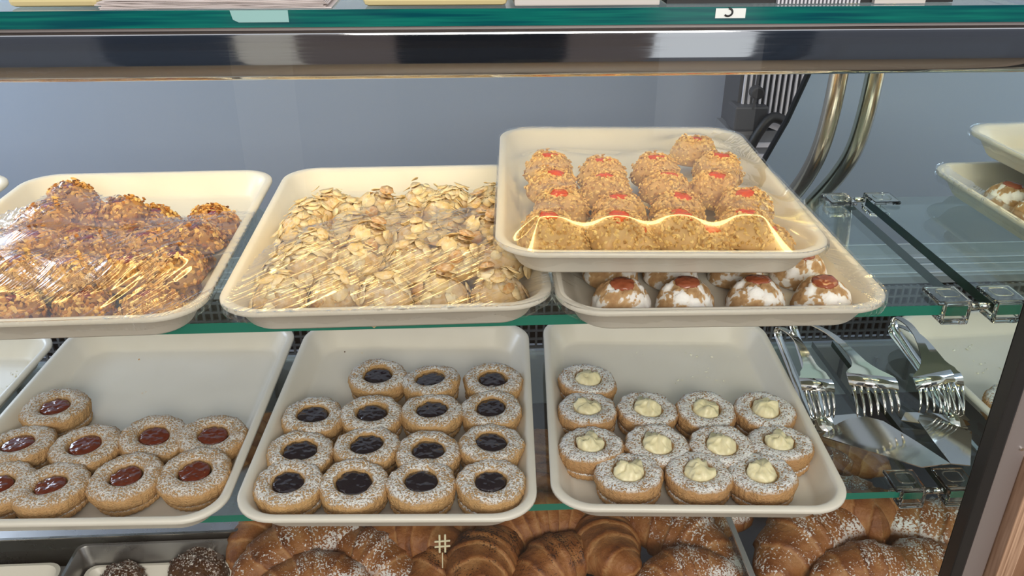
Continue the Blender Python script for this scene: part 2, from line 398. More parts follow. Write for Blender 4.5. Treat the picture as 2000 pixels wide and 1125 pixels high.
# clips
def clip(loc, label, front=True):
    o = empty('shelf_clip', loc, label=label, cat='clip', group='clear shelf clips')
    s = 1 if front else -1
    tp_ = MB().box((-.018, -.004*s if s > 0 else -.03, .001), (.016, .030 if s > 0 else .004, .0055)).build('top_plate', M['clear_plastic'], o, bevel=.0018, seg=3)
    MB().box((-.012, -.0075, -.018), (.014, -.001, .0045)).build('clip_body', M['clear_plastic'], o, bevel=.0015, seg=3) if front else MB().box((-.010, .0015, -.016), (.014, .008, .0045)).build('clip_body', M['clear_plastic'], o, bevel=.0015, seg=3)
    MB().box((-.012, -.006 if front else -.02, -.0185), (.014, .02 if front else .006, -.0125)).build('bottom_plate', M['clear_plastic'], o, bevel=.0015, seg=3)
    MB().tube([(.013, .004, -.004), (.0255, .004, -.004)], .0035, 12).build('pin', M['pin_metal'], o, True)
    mb = MB(); R = []
    for k in range(25):
        a = 2*pi*k/24; e = .5
        R.append((.0095*math.copysign(abs(cos(a))**e, cos(a)), (.014 if front else -.014)+.0085*math.copysign(abs(sin(a))**e, sin(a)), .0058))
    mb.tube(R, .0008, 6, False).build('raised_ring', M['clear_plastic'], tp_, True)
    return o
clip((.4615, .6845, ZU), 'clear plastic clip on the front corner of the upper glass shelf')
clip((.4615, .9708, ZU), 'clear plastic clip with metal pin on the rear corner of the upper shelf', False)
clip((.4615, .673, ZL), 'clear plastic clip on the front corner of the lower shelf below the tongs')

# ------------------------------------------------------------------ equipment seen behind the case
eq = empty('ventilated_machine', (.55, 1.50, .60), label='grey machine with ribbed vents and a curved black hose behind the case', cat='machine')
mb = MB()
for i in range(13): x = -.045+i*.0105; mb.box((x, 0, .375-.003*i), (x+.0035, .006, .62))
mb.build('vent_ribs', M['light_slat'], eq)
MB().box((-.05, .012, .30), (.14, .10, .62)).build('vent_housing', M['charcoal'], eq)
MB().add([(-.05, -.002, .405), (.14, -.002, .330), (.14, .010, .330), (-.05, .010, .405), (-.05, -.002, .385), (.14, -.002, .310), (.14, .010, .310), (-.05, .010, .385)], [(0,1,2,3),(4,7,6,5),(0,4,5,1),(1,5,6,2),(2,6,7,3),(3,7,4,0)]).build('sill', M['light_slat'], eq)
MB().box((-.062, -.02, .36), (.0, .03, .405)).build('motor_box', M['charcoal'], eq, bevel=.004)
mb = MB()
for i in range(9): mb.box((-.06, -.012, .15+i*.022), (.10, -.006, .158+i*.022))
mb.build('lower_slats', M['light_slat'], eq)
MB().box((-.062, -.005, .10), (.12, .09, .355)).build('lower_housing', M['grille_grey'], eq)
MB().tube(smoothpath([(-.045, -.03, .25), (-.037, -.035, .31), (-.025, -.04, .355), (-.004, -.04, .388), (.02, -.035, .385), (.045, -.02, .365)]), .0095, 12).build('hose', M['black_rubber'], eq, True)
MB().tube([(-.03, -.02, .40), (-.026, -.02, .60)], .0022, 8).build('rod', M['black_plastic'], eq)
mb = MB(); mb.tube([(-.027, -.028, .431), (-.027, -.008, .431)], .012, 18).build('knob', M['black_plastic'], eq, bevel=.003)
MB().box((-.05, .0, 0), (.10, .08, .10)).build('foot_stand', M['charcoal'], eq)

# ------------------------------------------------------------------ outside on the right: wood
wd = empty('wooden_counter', (.548, .60, 0), label='reddish wood counter with pale plywood edge beside the case post', cat='counter')
MB().box((-.022, .0, 0), (-.004, .022, .893)).build('plywood_strip', M['plywood_edge'], wd, bevel=.001)
MB().box((-.003, .016, 0), (.30, .04, .875)).build('wood_face', M['wood'], wd)
tag(MB().box((.53, .62, .8935), (.80, .80, 1.02)).build('black_box', M['black_plastic'], None, bevel=.004), 'black box standing on the wood counter at the picture edge', 'box')
MB().box((-.02, .04, .865), (.30, .30, .884)).build('counter_slab', M['wood'], wd)

# ------------------------------------------------------------------ things on the glass top
ZT = 1.3030
o = empty('paper_stack', (-.18, .6535, ZT), label='stack of pale pink paper sheets on the glass counter top', cat='paper')
for k in range(7):
    random.seed(40+k)
    x0, x1 = -.085+random.uniform(-.004, .004), .080-k*.0004+random.uniform(-.003, .003)
    nseg = 14; V = []; F = []
    for i in range(nseg+1):
        x = x0+(x1-x0)*i/nseg; sag = .0004+k*.0009
        lift = .0012*math.sin(i/nseg*pi*2+k)*(k/7)
        for (yy, zz) in ((0, 0), (.09, 0), (.09, .0006), (0, .0006)): V.append((x, yy+random.uniform(0, .001), sag+lift*.3+zz))
    for i in range(nseg):
        for j in range(4): F.append((i*4+j, (i+1)*4+j, (i+1)*4+(j+1) % 4, i*4+(j+1) % 4))
    F += [(0, 1, 2, 3), (nseg*4+3, nseg*4+2, nseg*4+1, nseg*4)]
    link('sheet', mdata('sheet', V, F, False, mats=[M['white_paper']]), o)
mb = MB(); mb.box((-.335, .664, ZT+.0005), (-.27, .80, ZT+.03)); tag(mb.build('yellow_packet', M['yellow_cream'], None, bevel=.004), 'small pale yellow packet beside the paper stack on the counter top', 'packet')
mb = MB(); mb.box((-.075, .658, ZT+.0005), (.033, .80, ZT+.012)); tag(mb.build('cream_tray', M['yellow_cream'], None, bevel=.004), 'cream coloured tray edge on the glass counter top', 'tray')
mb = MB(); mb.box((.038, .656, ZT+.0005), (.148, .80, ZT+.03)); tag(mb.build('white_carton', M['white_card'], None, bevel=.001), 'pale grey carton on the glass counter top', 'carton')
o = empty('ribbed_container', (.20, .660, ZT+.0005), label='dark ribbed container on the glass counter top', cat='container')
MB().box((-.045, .004, 0), (.18, .10, .05)).build('container_body', M['black_plastic'], o)
mb = MB()
for i in range(22): mb.box((.04+i*.003, 0, .0), (.0415+i*.003, .004, .04))
mb.build('ribs', M['light_slat'], o)
MB().box((.115, -.002, 0), (.155, .003, .04)).build('pale_panel', M['white_card'], o)
# label fragments on the teal edge
tag(MB().add([(-.171, 0, .0), (-.129, 0, .0), (-.129, 0, -.0085), (-.1655, 0, -.0085), (-.1695, 0, -.0065), (-.171, -.0006, .0), (-.129, -.0006, .0), (-.129, -.0006, -.0085), (-.1655, -.0006, -.0085), (-.1695, -.0006, -.0065)],
    [(0, 1, 2, 3, 4), (9, 8, 7, 6, 5), (0, 5, 6, 1), (1, 6, 7, 2), (2, 7, 8, 3), (3, 8, 9, 4), (4, 9, 5, 0)]).build('tape_piece', M['tape'], None, loc=(0, .6497, 1.3028)), 'translucent greenish tape piece stuck on the counter top edge', 'tape')
lb = empty('price_sticker', (.2, .6497, 1.2985), label='small white sticker with a dark curved mark on the counter top edge', cat='sticker')
MB().box((-.0105, -.0006, -.0036), (.0125, 0, .0036)).build('sticker_base', M['label_white'], lb)
MB().tube([(.0015*cos(a)*2.2-.001, -.0008, .0028*sin(a)+.0008) for a in np.linspace(-2.4, 1.5, 14)], .0008, 6).build('curved_mark', M['black_plastic'], lb)

# ------------------------------------------------------------------ trays
def rrect(inset, R, n=10):
    x0, x1, y0, y1 = -W/2+inset, W/2-inset, inset, L-inset; R = max(R-inset*.6, .006); P = []
    for cx, cy, a0 in ((x1-R, y0+R, -pi/2), (x1-R, y1-R, 0), (x0+R, y1-R, pi/2), (x0+R, y0+R, pi)):
        for k in range(n+1): a = a0+pi/2*k/n; P.append((cx+R*cos(a), cy+R*sin(a)))
    return P
def tray_mesh():
    lv = [(.0275, .0), (.0225, .0006), (.0200, .003), (.0085, .0235), (.0065, .0245), (.001, .0245), (0, .0255), (0, .0285), (.0012, .0300), (.0065, .0300), (.0085, .0288), (.0105, .0255), (.0220, .0060), (.0245, .0035), (.0285, .0026)]
    V = []; F = []; n_ = 44
    for ins, z in lv: V += [(x, y, z) for x, y in rrect(ins, .042)]
    for i in range(len(lv)-1):
        for k in range(n_): F.append((i*n_+k, i*n_+(k+1) % n_, (i+1)*n_+(k+1) % n_, (i+1)*n_+k))
    F.append(tuple(range(n_-1, -1, -1))); F.append(tuple(range((len(lv)-1)*n_, len(lv)*n_)))
    return mdata('serving_tray', V, F, True, mats=[M['cream_plastic']])
TM = tray_mesh()
FLOOR = .0026
class Tray:
    def __init__(s, x, y, a, z, label):
        s.x, s.y, s.a, s.z = x, y, a, z
        s.o = tag(link('serving_tray', TM, None, (x, y, z), (0, 0, a)), label, 'tray', 'cream plastic serving trays')
        m = s.o.modifiers.new('e', 'EDGE_SPLIT'); m.split_angle = radians(60)
    def w(s, u, v, z=0):
        return Vector((s.x+cos(s.a)*u-sin(s.a)*v, s.y+sin(s.a)*u+cos(s.a)*v, s.z+z))
    def loc(s, p):
        dx, dy = p.x-s.x, p.y-s.y; return (cos(s.a)*dx+sin(s.a)*dy, -sin(s.a)*dx+cos(s.a)*dy)
T0 = Tray(-.700, .6396, .0155, ZU+.0004, 'cream tray mostly cut off by the left picture edge on the upper shelf')
T1 = Tray(-.3837, .6396, .0155, ZU+.0004, 'cream tray of nut cookies with red jam on the upper shelf')
T2 = Tray(-.0749, .6467, .0069, ZU+.0004, 'cream tray of almond flake cookies on the upper shelf')
T4 = Tray(.2262, .6296, -.0229, ZU+.0004, 'lower tray of the right hand stack holding sugar cracked jam cookies')
T3 = Tray(.1712, .6526, -.0559, ZU+.0455, 'topmost cream tray of crumb cookies with orange jam, stacked on another tray')
T5b = Tray(-.708, .628, -.0279, ZL+.0004, 'empty sugar-dusted cream tray at the lower left picture edge')
T5 = Tray(-.3956, .6363, -.0279, ZL+.0004, 'cream tray of brown jam shortbread rings on the lower shelf')
T6 = Tray(-.0895, .6256, -.0468, ZL+.0004, 'cream tray of dark berry shortbread rings in the middle of the lower shelf')
T7 = Tray(.2244, .6224, -.0640, ZL+.0004, 'cream tray of cream-filled shortbread rings beside the serving tongs')

# ------------------------------------------------------------------ cookie meshes
def lathe(prof, n_=72, flute=0, nf=34, seed=0, amp=.0008, nsc=130, close=True, hole=False):
    V = []; F = []
    for (r, z, fl) in prof:
        for k in range(n_):
            a = 2*pi*k/n_; rr = r*(1+flute*fl*cos(nf*a))
            V.append([rr*cos(a), rr*sin(a), z])
    for i in range(len(prof)-1):
        for k in range(n_): F.append((i*n_+k, i*n_+(k+1) % n_, (i+1)*n_+(k+1) % n_, (i+1)*n_+k))
    if hole: i = len(prof)-1; [F.append((i*n_+k, i*n_+(k+1) % n_, (k+1) % n_, k)) for k in range(n_)]
    else:
        F.append(tuple(range(n_-1, -1, -1)))
        F.append(tuple(range((len(prof)-1)*n_, len(prof)*n_)))
    V = np.array(V); d = fbm(V, nsc, seed, 3); d2 = fbm(V, 38, seed+5, 1)
    rad = np.hypot(V[:, 0], V[:, 1])+1e-6
    V[:, 0] += V[:, 0]/rad*(d*amp+d2*amp*1.6); V[:, 1] += V[:, 1]/rad*(d*amp+d2*amp*1.6); V[:, 2] += d*amp*.8*(V[:, 2] > .004)
    return V, F

def ring_cookie(seed, mat, jam_mat, R=.0315, hole_r=.0135, cream=False):
    random.seed(seed)
    V, F = lathe([(R*.86, .0, .3), (R*.93, .0008, 1), (R*.965, .004, 1), (R*.955, .0066, .7), (R*.90, .0078, .1), (R*.5, .0080, 0)], 108, .016, 34, seed)
    base = mdata('base_biscuit', V, F, True, mats=[mat])
    h = hole_r*random.uniform(.94, 1.06)
    V, F = lathe([(R*.90, .0076, .2), (R*.965, .0084, 1), (R*1.0, .0130, 1), (R*1.03, .0180, 1), (R*1.01, .0215, .6), (R*.95, .0242, .1), (R*.86, .0256, .0), (R*.74, .0262, 0), (R*.62, .0260, 0), ((R*.62+h)/2*.98, .0250, 0), (h*1.08, .0232, 0), (h, .0205, 0), (h*.97, .0165, 0), (h*.97, .0078, 0)], 108, .016, 34, seed+1, .0013, 120, hole=True)
    # squash the hole a little so that rings differ
    ca, e = random.uniform(0, pi), random.uniform(.93, 1.07)
    for v in V:
        r = math.hypot(v[0], v[1])
        if r < R*.6:
            k = 1+(e-1)*cos(2*(math.atan2(v[1], v[0])-ca)); v[0] *= k; v[1] *= k
    ring = mdata('top_ring', V, F, True, mats=[mat])
    if not cream:
        V, F = lathe([(h*1.0, .0190, 0), (h*1.0, .0222, 0), (h*.88, .0235, 0), (h*.6, .0238, 0), (h*.3, .0236, 0), (.0004, .0235, 0)], 48, 0, 1, seed+3, .0010, 160)
    else:
        V, F = lathe([(h*1.0, .0170, 0), (h*1.02, .0215, 0), (h*.98, .0245, 0), (h*.86, .0275, 0), (h*.68, .0298, 0), (h*.48, .0312, 0), (h*.25, .0320, 0), (.0004, .0322, 0)], 56, 0, 1, seed+3, .0006, 160)
        V = np.array(V); d = fbm(V, 110, seed+9, 3)
        top = np.clip((V[:, 2]-.019)/.009, 0, 1); V[:, 2] += d*.0048*top; V[:, 0] *= 1+d*.22*top; V[:, 1] *= 1+d*.22*top
    jm = mdata('filling', V, F, True, mats=[jam_mat])
    return base, ring, jm

def place_ring(tr, u, v, meshes, label, group, rz, tilt=(0, 0), fname='jam_filling', dz=0, sc_=1.0):
    p = tr.w(u, v, FLOOR+dz)
    o = empty('shortbread_ring', p, rz, label, 'cookie', group); o.rotation_euler = (tilt[0], tilt[1], rz); o.scale = (sc_,)*3
    for nm, me in zip(('base_biscuit', 'top_ring', fname), meshes): link(nm, me, o)
    return o
ORD = ['first', 'second', 'third', 'fourth', 'fifth', 'sixth', 'seventh']
def place(k, n_):
    if n_ == 1: return 'alone'
    return 'leftmost' if k == 0 else ('rightmost' if k == n_-1 else ORD[k]+' from left')
def rowname(r, n_, thing='row'):
    return 'front '+thing if r == 0 else ('back '+thing if r == n_-1 else ORD[r]+' '+thing+' from front')

def ring_rows(tr, rows, meshes, look, group, seed, fname, sizes, top=.020):
    random.seed(seed); R = len(rows)
    for r, row in enumerate(rows):
        for k, (px, py) in enumerate(row):
            p = at(px, py, Z=tr.z+FLOOR+top); u, v = tr.loc(p)
            v = max(v, .0555); u = min(max(u, -.103), .103)
            tl = (random.uniform(-.09, .03), random.uniform(-.06, .06))
            place_ring(tr, u, v, random.choice(meshes), f'{look}, {place(k, len(row))} in the {rowname(r, R)}', group, random.uniform(0, 6.28), tl, fname, .0022, sizes)
JM = [ring_cookie(100+i, M['shortbread_jam'], M['apricot_jam'], .0350, .0150) for i in range(4)]
BM_ = [ring_cookie(120+i, M['shortbread_berry'], M['blueberry_jam'], .0315, .0150) for i in range(5)]
CM = [ring_cookie(140+i, M['shortbread_cream'], M['pastry_cream'], .0320, .0140, True) for i in range(5)]
ring_rows(T5, [[(-8, 945), (98, 947), (248, 927), (385, 917)], [(35, 868), (168, 868), (297, 850), (420, 848)], [(107, 793)]], JM,
          'powdered shortbread ring with brown jam', 'brown jam shortbread rings', 5, 'jam_filling', 1.05, .0265)
ring_rows(T6, [[(553, 963), (687, 955), (820, 956), (957, 949)], [(583, 880), (716, 869), (835, 880), (958, 865)], [(610, 810), (725, 806), (843, 801), (960, 796)], [(737, 732), (843, 742), (965, 740)]], BM_,
          'powdered shortbread ring with dark berry filling', 'dark berry shortbread rings', 6, 'jam_filling', 1.11, .0275)
ring_rows(T7, [[(1234, 928), (1370, 928), (1496, 928)], [(1152, 863), (1282, 860), (1410, 862), (1530, 860)], [(1147, 792), (1263, 792), (1377, 792), (1496, 793)], [(1147, 735)]], CM,
          'powdered shortbread ring with whipped cream', 'cream shortbread rings', 7, 'cream_filling', 1.08, .0315)

def dome(R, H, n_=44, m_=16, seed=0, amp=.0022, nsc=90, dent=.0, dent_r=.5):
    V = []; F = []
    for i in range(m_):
        t = i/(m_-1); a = t*pi/2*1.12-.19
        r = R*cos(max(a, 0))**.8 if a > 0 else R*(1+a*.9); z = H*max(0, sin(a)) if a > 0 else 0
        if i == 0: z = 0
        else: z = max(z, 0)+H*.04*i/m_
        q = r/R
        if q < dent_r: z -= dent*(1-(q/dent_r)**2)
        for k in range(n_): V.append([r*cos(2*pi*k/n_), r*sin(2*pi*k/n_), z])
    for i in range(m_-1):
        for k in range(n_): F.append((i*n_+k, i*n_+(k+1) % n_, (i+1)*n_+(k+1) % n_, (i+1)*n_+k))
    F.append(tuple(range(n_-1, -1, -1))); F.append(tuple(range((m_-1)*n_, m_*n_)))
    V = np.array(V); d = fbm(V, nsc, seed, 3); s = np.clip(V[:, 2]/.004, 0, 1)
    nrm = V-np.array([0, 0, H*.2]); nrm /= np.linalg.norm(nrm, axis=1)[:, None]
    V += nrm*(d*amp*s)[:, None]
    return V, F, d

def chips(V, n_, size, flat, seed, hole_r=0, R=.03):
    """scattered nut pieces sitting on the upper surface V"""
    rnd = random.Random(seed); P = []; F = []; T = []
    cand = [v for v in V if v[2] > .004 and math.hypot(v[0], v[1]) >= hole_r]
    for _ in range(n_):
        c = Vector(rnd.choice(cand)); c += Vector([rnd.gauss(0, size*.4) for _ in range(3)])
        if hole_r and math.hypot(c.x, c.y) < hole_r: continue
        c.z = max(c.z, size*.4)
        nn = Vector((c.x, c.y, c.z*.8)).normalized()
        q = nn.to_track_quat('Z', 'Y').to_matrix() @ Matrix.Rotation(rnd.uniform(0, 6.3), 3, 'Z') @ Matrix.Rotation(rnd.gauss(0, .45 if flat > .3 else .17), 3, 'X')
        sx, sy, sz = size*rnd.uniform(.45, 1.25), size*rnd.uniform(.4, 1.0), size*flat*rnd.uniform(.6, 1.2)
        b = len(P)
        if flat < .3:
            nn_ = 8
            for kz in (-1, 1):
                for k in range(nn_):
                    a = 2*pi*k/nn_; P.append(c+q @ Vector((sx*cos(a), sy*sin(a)*(1-.25*cos(a)), kz*sz+.18*sx*cos(a)**2)))
            F.append(tuple(b+k for k in range(nn_-1, -1, -1))); F.append(tuple(b+nn_+k for k in range(nn_)))
            for k in range(nn_): F.append((b+k, b+(k+1) % nn_, b+nn_+(k+1) % nn_, b+nn_+k))
            T += [rnd.random()]*(2*nn_)
        else:
            for k in range(5): a = 2*pi*k/5+rnd.uniform(-.3, .3); P.append(c+q @ Vector((sx*cos(a), sy*sin(a), sz*rnd.uniform(-.3, .3))))
            P.append(c+q @ Vector((0, 0, sz))); P.append(c-q @ Vector((0, 0, sz)))
            for k in range(5): F.append((b+k, b+(k+1) % 5, b+5)); F.append((b+(k+1) % 5, b+k, b+6))
            T += [rnd.random()]*7
    return P, F, T

def nut_cookie(seed, R, H, dough_m, chip_m, jam_m, nchips, size, flat, jam_r=.010):
    V, F, d = dome(R, H, seed=seed, dent=(.006 if jam_m else 0), dent_r=.45)
    out = [('dough', mdata('dough', V, F, True, {'tone': .5+d*.5}, [dough_m]))]
    P, Fc, T = chips(V, nchips, size, flat, seed+50, jam_r*.9 if jam_m else 0, R)
    out.append(('coating', mdata('coating', P, Fc, flat < .3, {'tone': T}, [chip_m])))
    if jam_m:
        Vj, Fj = lathe([(jam_r*1.0, H-.0065, 0), (jam_r*1.02, H-.0035, 0), (jam_r*.85, H-.0018, 0), (jam_r*.5, H-.0008, 0), (.0004, H-.0005, 0)], 32, 0, 1, seed, .0012, 150)
        out.append(('jam_filling', mdata('jam_filling', Vj, Fj, True, mats=[jam_m])))
    return out
def put(name, meshes, p, rz, tilt, label, cat, group, s=1.0):
    o = empty(name, p, rz, label, cat, group); o.rotation_euler = (tilt[0], tilt[1], rz); o.scale = (s, s, s)
    for nm, me in meshes:
        c = link(nm, me, o)
    return o
NUT = [nut_cookie(200+i, .027, .026, M['nut_dough'], M['nut_chips'], M['red_jam'], 360, .0034, .55, .009) for i in range(4)]
ALM = [nut_cookie(220+i, .0262, .030, M['almond_dough'], M['almond_flakes'], None, 60, .0080, .04) for i in range(4)]
CRU = [nut_cookie(240+i, .0270, .031, M['crumb_dough'], M['crumb_chips'], M['orange_jam'], 560, .0024, .6, .0108) for i in range(4)]
def amaretto(seed):
    V, F, d = dome(.0275, .030, 64, 24, seed, .0022, 60, .006, .42)
    cr = np.array([mn.voronoi(Vector(v)*85+Vector((seed, 0, 0)))[0] for v in V]); e = np.array([c[1]-c[0] for c in cr])
    V[:, 2] -= np.clip(.14-e, 0, .14)*.018*(V[:, 2] > .004)
    tone = np.clip(.52+fbm(V, 70, seed+7, 4)*1.1-np.clip(.10-e, 0, .1)*4, .05, 1.0)
    rad = np.hypot(V[:, 0], V[:, 1]); tone[rad < .0125] = .45
    out = [('dough', mdata('dough', V, F, True, {'tone': tone}, [M['amaretto']]))]
    Vj, Fj = lathe([(.0112, .0255, 0), (.0115, .0285, 0), (.0095, .0305, 0), (.005, .0315, 0), (.0004, .0317, 0)], 36, 0, 1, seed, .0009, 120)
    out.append(('jam_filling', mdata('jam_filling', Vj, Fj, True, mats=[M['brown_jam']])))
    return out
AMA = [amaretto(260+i) for i in range(4)]

def withH(k, H): return [(m, (H,)) for m in k]
def pile(tr, name, kinds, spots, look, cat_group, seed, scale=1.0):
    """spots: rows from front to back of (u, v, z); returns obstacles (u, v, top)"""
    rnd = random.Random(seed); obs = []
    R = len(spots)
    for r, row in enumerate(spots):
        for k, (u, v, z) in enumerate(row):
            H = kinds[0][1][0]
            put(name, rnd.choice(kinds)[0], tr.w(u, v, FLOOR+z), rnd.uniform(0, 6.28), (rnd.uniform(-.12, .12), rnd.uniform(-.12, .12)),
                f'{look}, {place(k, len(row))} in the {rowname(r, R)}', 'cookie', cat_group, scale)
            obs.append((u, v, FLOOR+z+H+.002))
    return obs
def pxrows(tr, rows, z0, H, vmin=.052, umax=.104):
    out = []
    for row in rows:
        o = []
        for q in row:
            px, py = q[:2]; z = q[2] if len(q) > 2 else z0
            p = at(px, py, Z=tr.z+FLOOR+z+H); u, v = tr.loc(p); o.append((min(max(u, -umax), umax), max(v, vmin), z))
        out.append(o)
    return out
# T1: nut cookies in a heap of two layers
rnd = random.Random(3)
def grid(nu, nv, u0, u1, v0, v1, z, seed, ju=.002, drop=()):
    r_ = random.Random(seed)
    return [[(u0+(u1-u0)*i/(nu-1)+r_.uniform(-ju, ju), v0+(v1-v0)*j/max(nv-1, 1)+r_.uniform(-ju, ju), z) for i in range(nu) if (i, j) not in drop] for j in range(nv)]
g1 = grid(4, 5, -.092, .096, .052, .255, .001, 11)
top1 = pxrows(T1, [[(25, 500), (130, 505), (240, 500), (345, 490)], [(60, 452), (165, 460), (280, 455), (405, 440)], [(92, 398), (237, 390), (437, 388)], [(140, 355)]], .019, .026, .05, .106)
top1[2][2] = (top1[2][2][0], top1[2][2][1], .004); 
top1[3][0] = (top1[3][0][0], top1[3][0][1]-.012, .020)
# supports under the high back cookies
g1.append([(top1[2][0][0]-.004, top1[2][0][1]+.004, .001), (top1[3][0][0]+.012, top1[3][0][1], .001), (top1[2][1][0], top1[2][1][1]+.006, .001)])
obs1 = pile(T1, 'nut_cookie', withH(NUT, .026), g1, 'nut cookie in the bottom layer', 'nut cookies in the bottom layer', 21)
obs1 += pile(T1, 'nut_cookie', withH(NUT, .026), top1, 'nut cookie atop the heap', 'nut cookies on top of the heap', 22)
# T0: a few at its right edge
obs0 = pile(T0, 'nut_cookie', withH(NUT, .026), grid(2, 4, .035, .092, .05, .22, .001, 12), 'nut cookie in the cut-off tray', 'nut cookies in the cut-off tray', 23)
# T2: almond cookies
g2 = grid(5, 5, -.100, .100, .054, .245, .001, 13, .003)
top2 = pxrows(T2, [[(590, 530, .010), (690, 526, .012), (800, 518, .014), (890, 508, .014), (985, 508, .012)], [(620, 480, .014), (720, 465, .018), (815, 458, .016), (950, 445, .014)], [(740, 398, .010), (955, 385, .006)]], .02, .022, .098)
back2 = pxrows(T2, [[(560, 437), (652, 396), (828, 383), (883, 386)]], .001, .022)
obs2 = pile(T2, 'almond_cookie', withH(ALM, .030), g2, 'almond cookie in the bottom layer', 'almond cookies in the bottom layer', 24)
obs2 += pile(T2, 'almond_cookie', withH(ALM, .030), top2, 'almond cookie atop the heap', 'almond cookies on top of the heap', 25)
obs2 += pile(T2, 'almond_cookie', withH(ALM, .030), back2, 'uncovered almond flake cookie', 'uncovered almond cookies', 26)
# T3: crumb cookies
rows3 = [[(1105, 482), (1245, 484), (1385, 476), (1530, 466)], [(1075, 420), (1205, 416), (1325, 414), (1458, 414)], [(1098, 373), (1212, 384), (1325, 380), (1460, 374)], [(1078, 334), (1185, 342), (1303, 340), (1398, 340)], [(1072, 301), (1178, 312), (1284, 305), (1405, 302)], [(1357, 270)]]
s3 = pxrows(T3, rows3[:1], .001, .018, .050, .100)+pxrows(T3, rows3[1:], .014, .030, .050, .100)
s3[0] = [(u, v, .0005) for u, v, z in s3[0]]
obs3 = pile(T3, 'crumb_cookie', withH(CRU, .031), s3, 'crumbly cookie with orange jam', 'crumb cookies on the topmost tray', 27)
# T4: sugar cracked cookies, front row visible under the stacked tray
s4 = pxrows(T4, [[(1222, 566), (1350, 563), (1492, 560), (1622, 556)]], .001, .030)
u4 = [q[0] for q in s4[0]]; v4 = s4[0][0][1]
for j in (1, 2, 3, 4): s4.append([(u-.002*j, v4+.0600*j, .001) for u in u4])
obs4 = pile(T4, 'sugar_cracked_cookie', withH(AMA, .0285), s4, 'sugar cracked cookie with brown jam', 'sugar cracked cookies in the lower stacked tray', 28)

# almond crumbs left on the tray
for i, (px, py) in enumerate(((607, 366), (757, 363), (865, 362))):
    p = at(px, py, Z=T2.z+FLOOR+.001)
    V, F, T_ = chips([(0, 0, .005)], 1, .006, .08, 300+i)
    c = sum((Vector(v) for v in V), Vector())/len(V); V = [Vector(v)-c for v in V]
    tag(link('almond_flake', mdata('almond_flake', V, F, True, {'tone': [.2]*len(V)}, [M['almond_flakes']]), None, p+Vector((0, 0, .001))), 'loose almond flake, '+place(i, 3)+' at the back of the almond tray', 'almond flake', 'loose almond flakes')

# crumbs on the lower trays
toned('cream_bits', [(0, (.74, .70, .55)), (1, (.80, .78, .70))])
def crumbs(tr, spots, mat, label, s=.0016, seed=0):
    rnd = random.Random(seed); P = []; F = []; T_ = []
    for (px, py, k) in spots:
        for _ in range(k):
            p = at(px+rnd.gauss(0, 9), py+rnd.gauss(0, 4), Z=tr.z+FLOOR+.0006)
            u, v = tr.loc(p); a, b, c = chips([(0, 0, .005)], 1, s*rnd.uniform(.4, 1.2), .4, rnd.randint(0, 9999))
            if not a: continue
            cc = sum((Vector(q) for q in a), Vector())/len(a)
            n0 = len(P); P += [Vector(q)-cc+Vector((u, v, FLOOR+.0006)) for q in a]; F += [tuple(i+n0 for i in f) for f in b]; T_ += c
    return tag(link('crumbs', mdata('crumbs', P, F, False, {'tone': T_}, [mat]), None, (tr.x, tr.y, tr.z), (0, 0, tr.a)), label, 'crumbs', None, 'stuff')
crumbs(T6, [(688, 662, 3), (675, 680, 2), (705, 690, 1), (640, 665, 2)], M['nut_chips'], 'brown crumbs at the back of the dark berry tray', .0022, 1)
crumbs(T5, [(275, 700, 2), (380, 775, 1), (450, 668, 2), (270, 770, 2), (500, 690, 1)], M['nut_chips'], 'brown crumbs on the floor of the brown jam tray', .0013, 2)
crumbs(T5b, [(20, 690, 25), (50, 700, 25), (30, 730, 25), (60, 720, 20), (15, 760, 25)], M['cream_bits'], 'sugar dust left on the empty tray at the left edge', .0012, 4)
crumbs(T7, [(1255, 688, 2), (1350, 690, 3), (1375, 695, 3), (1380, 720, 3), (1335, 745, 4), (1400, 740, 3), (1370, 735, 2), (1450, 690, 1)], M['cream_bits'], 'white crumbs on the floor of the cream tray', .0024, 3)

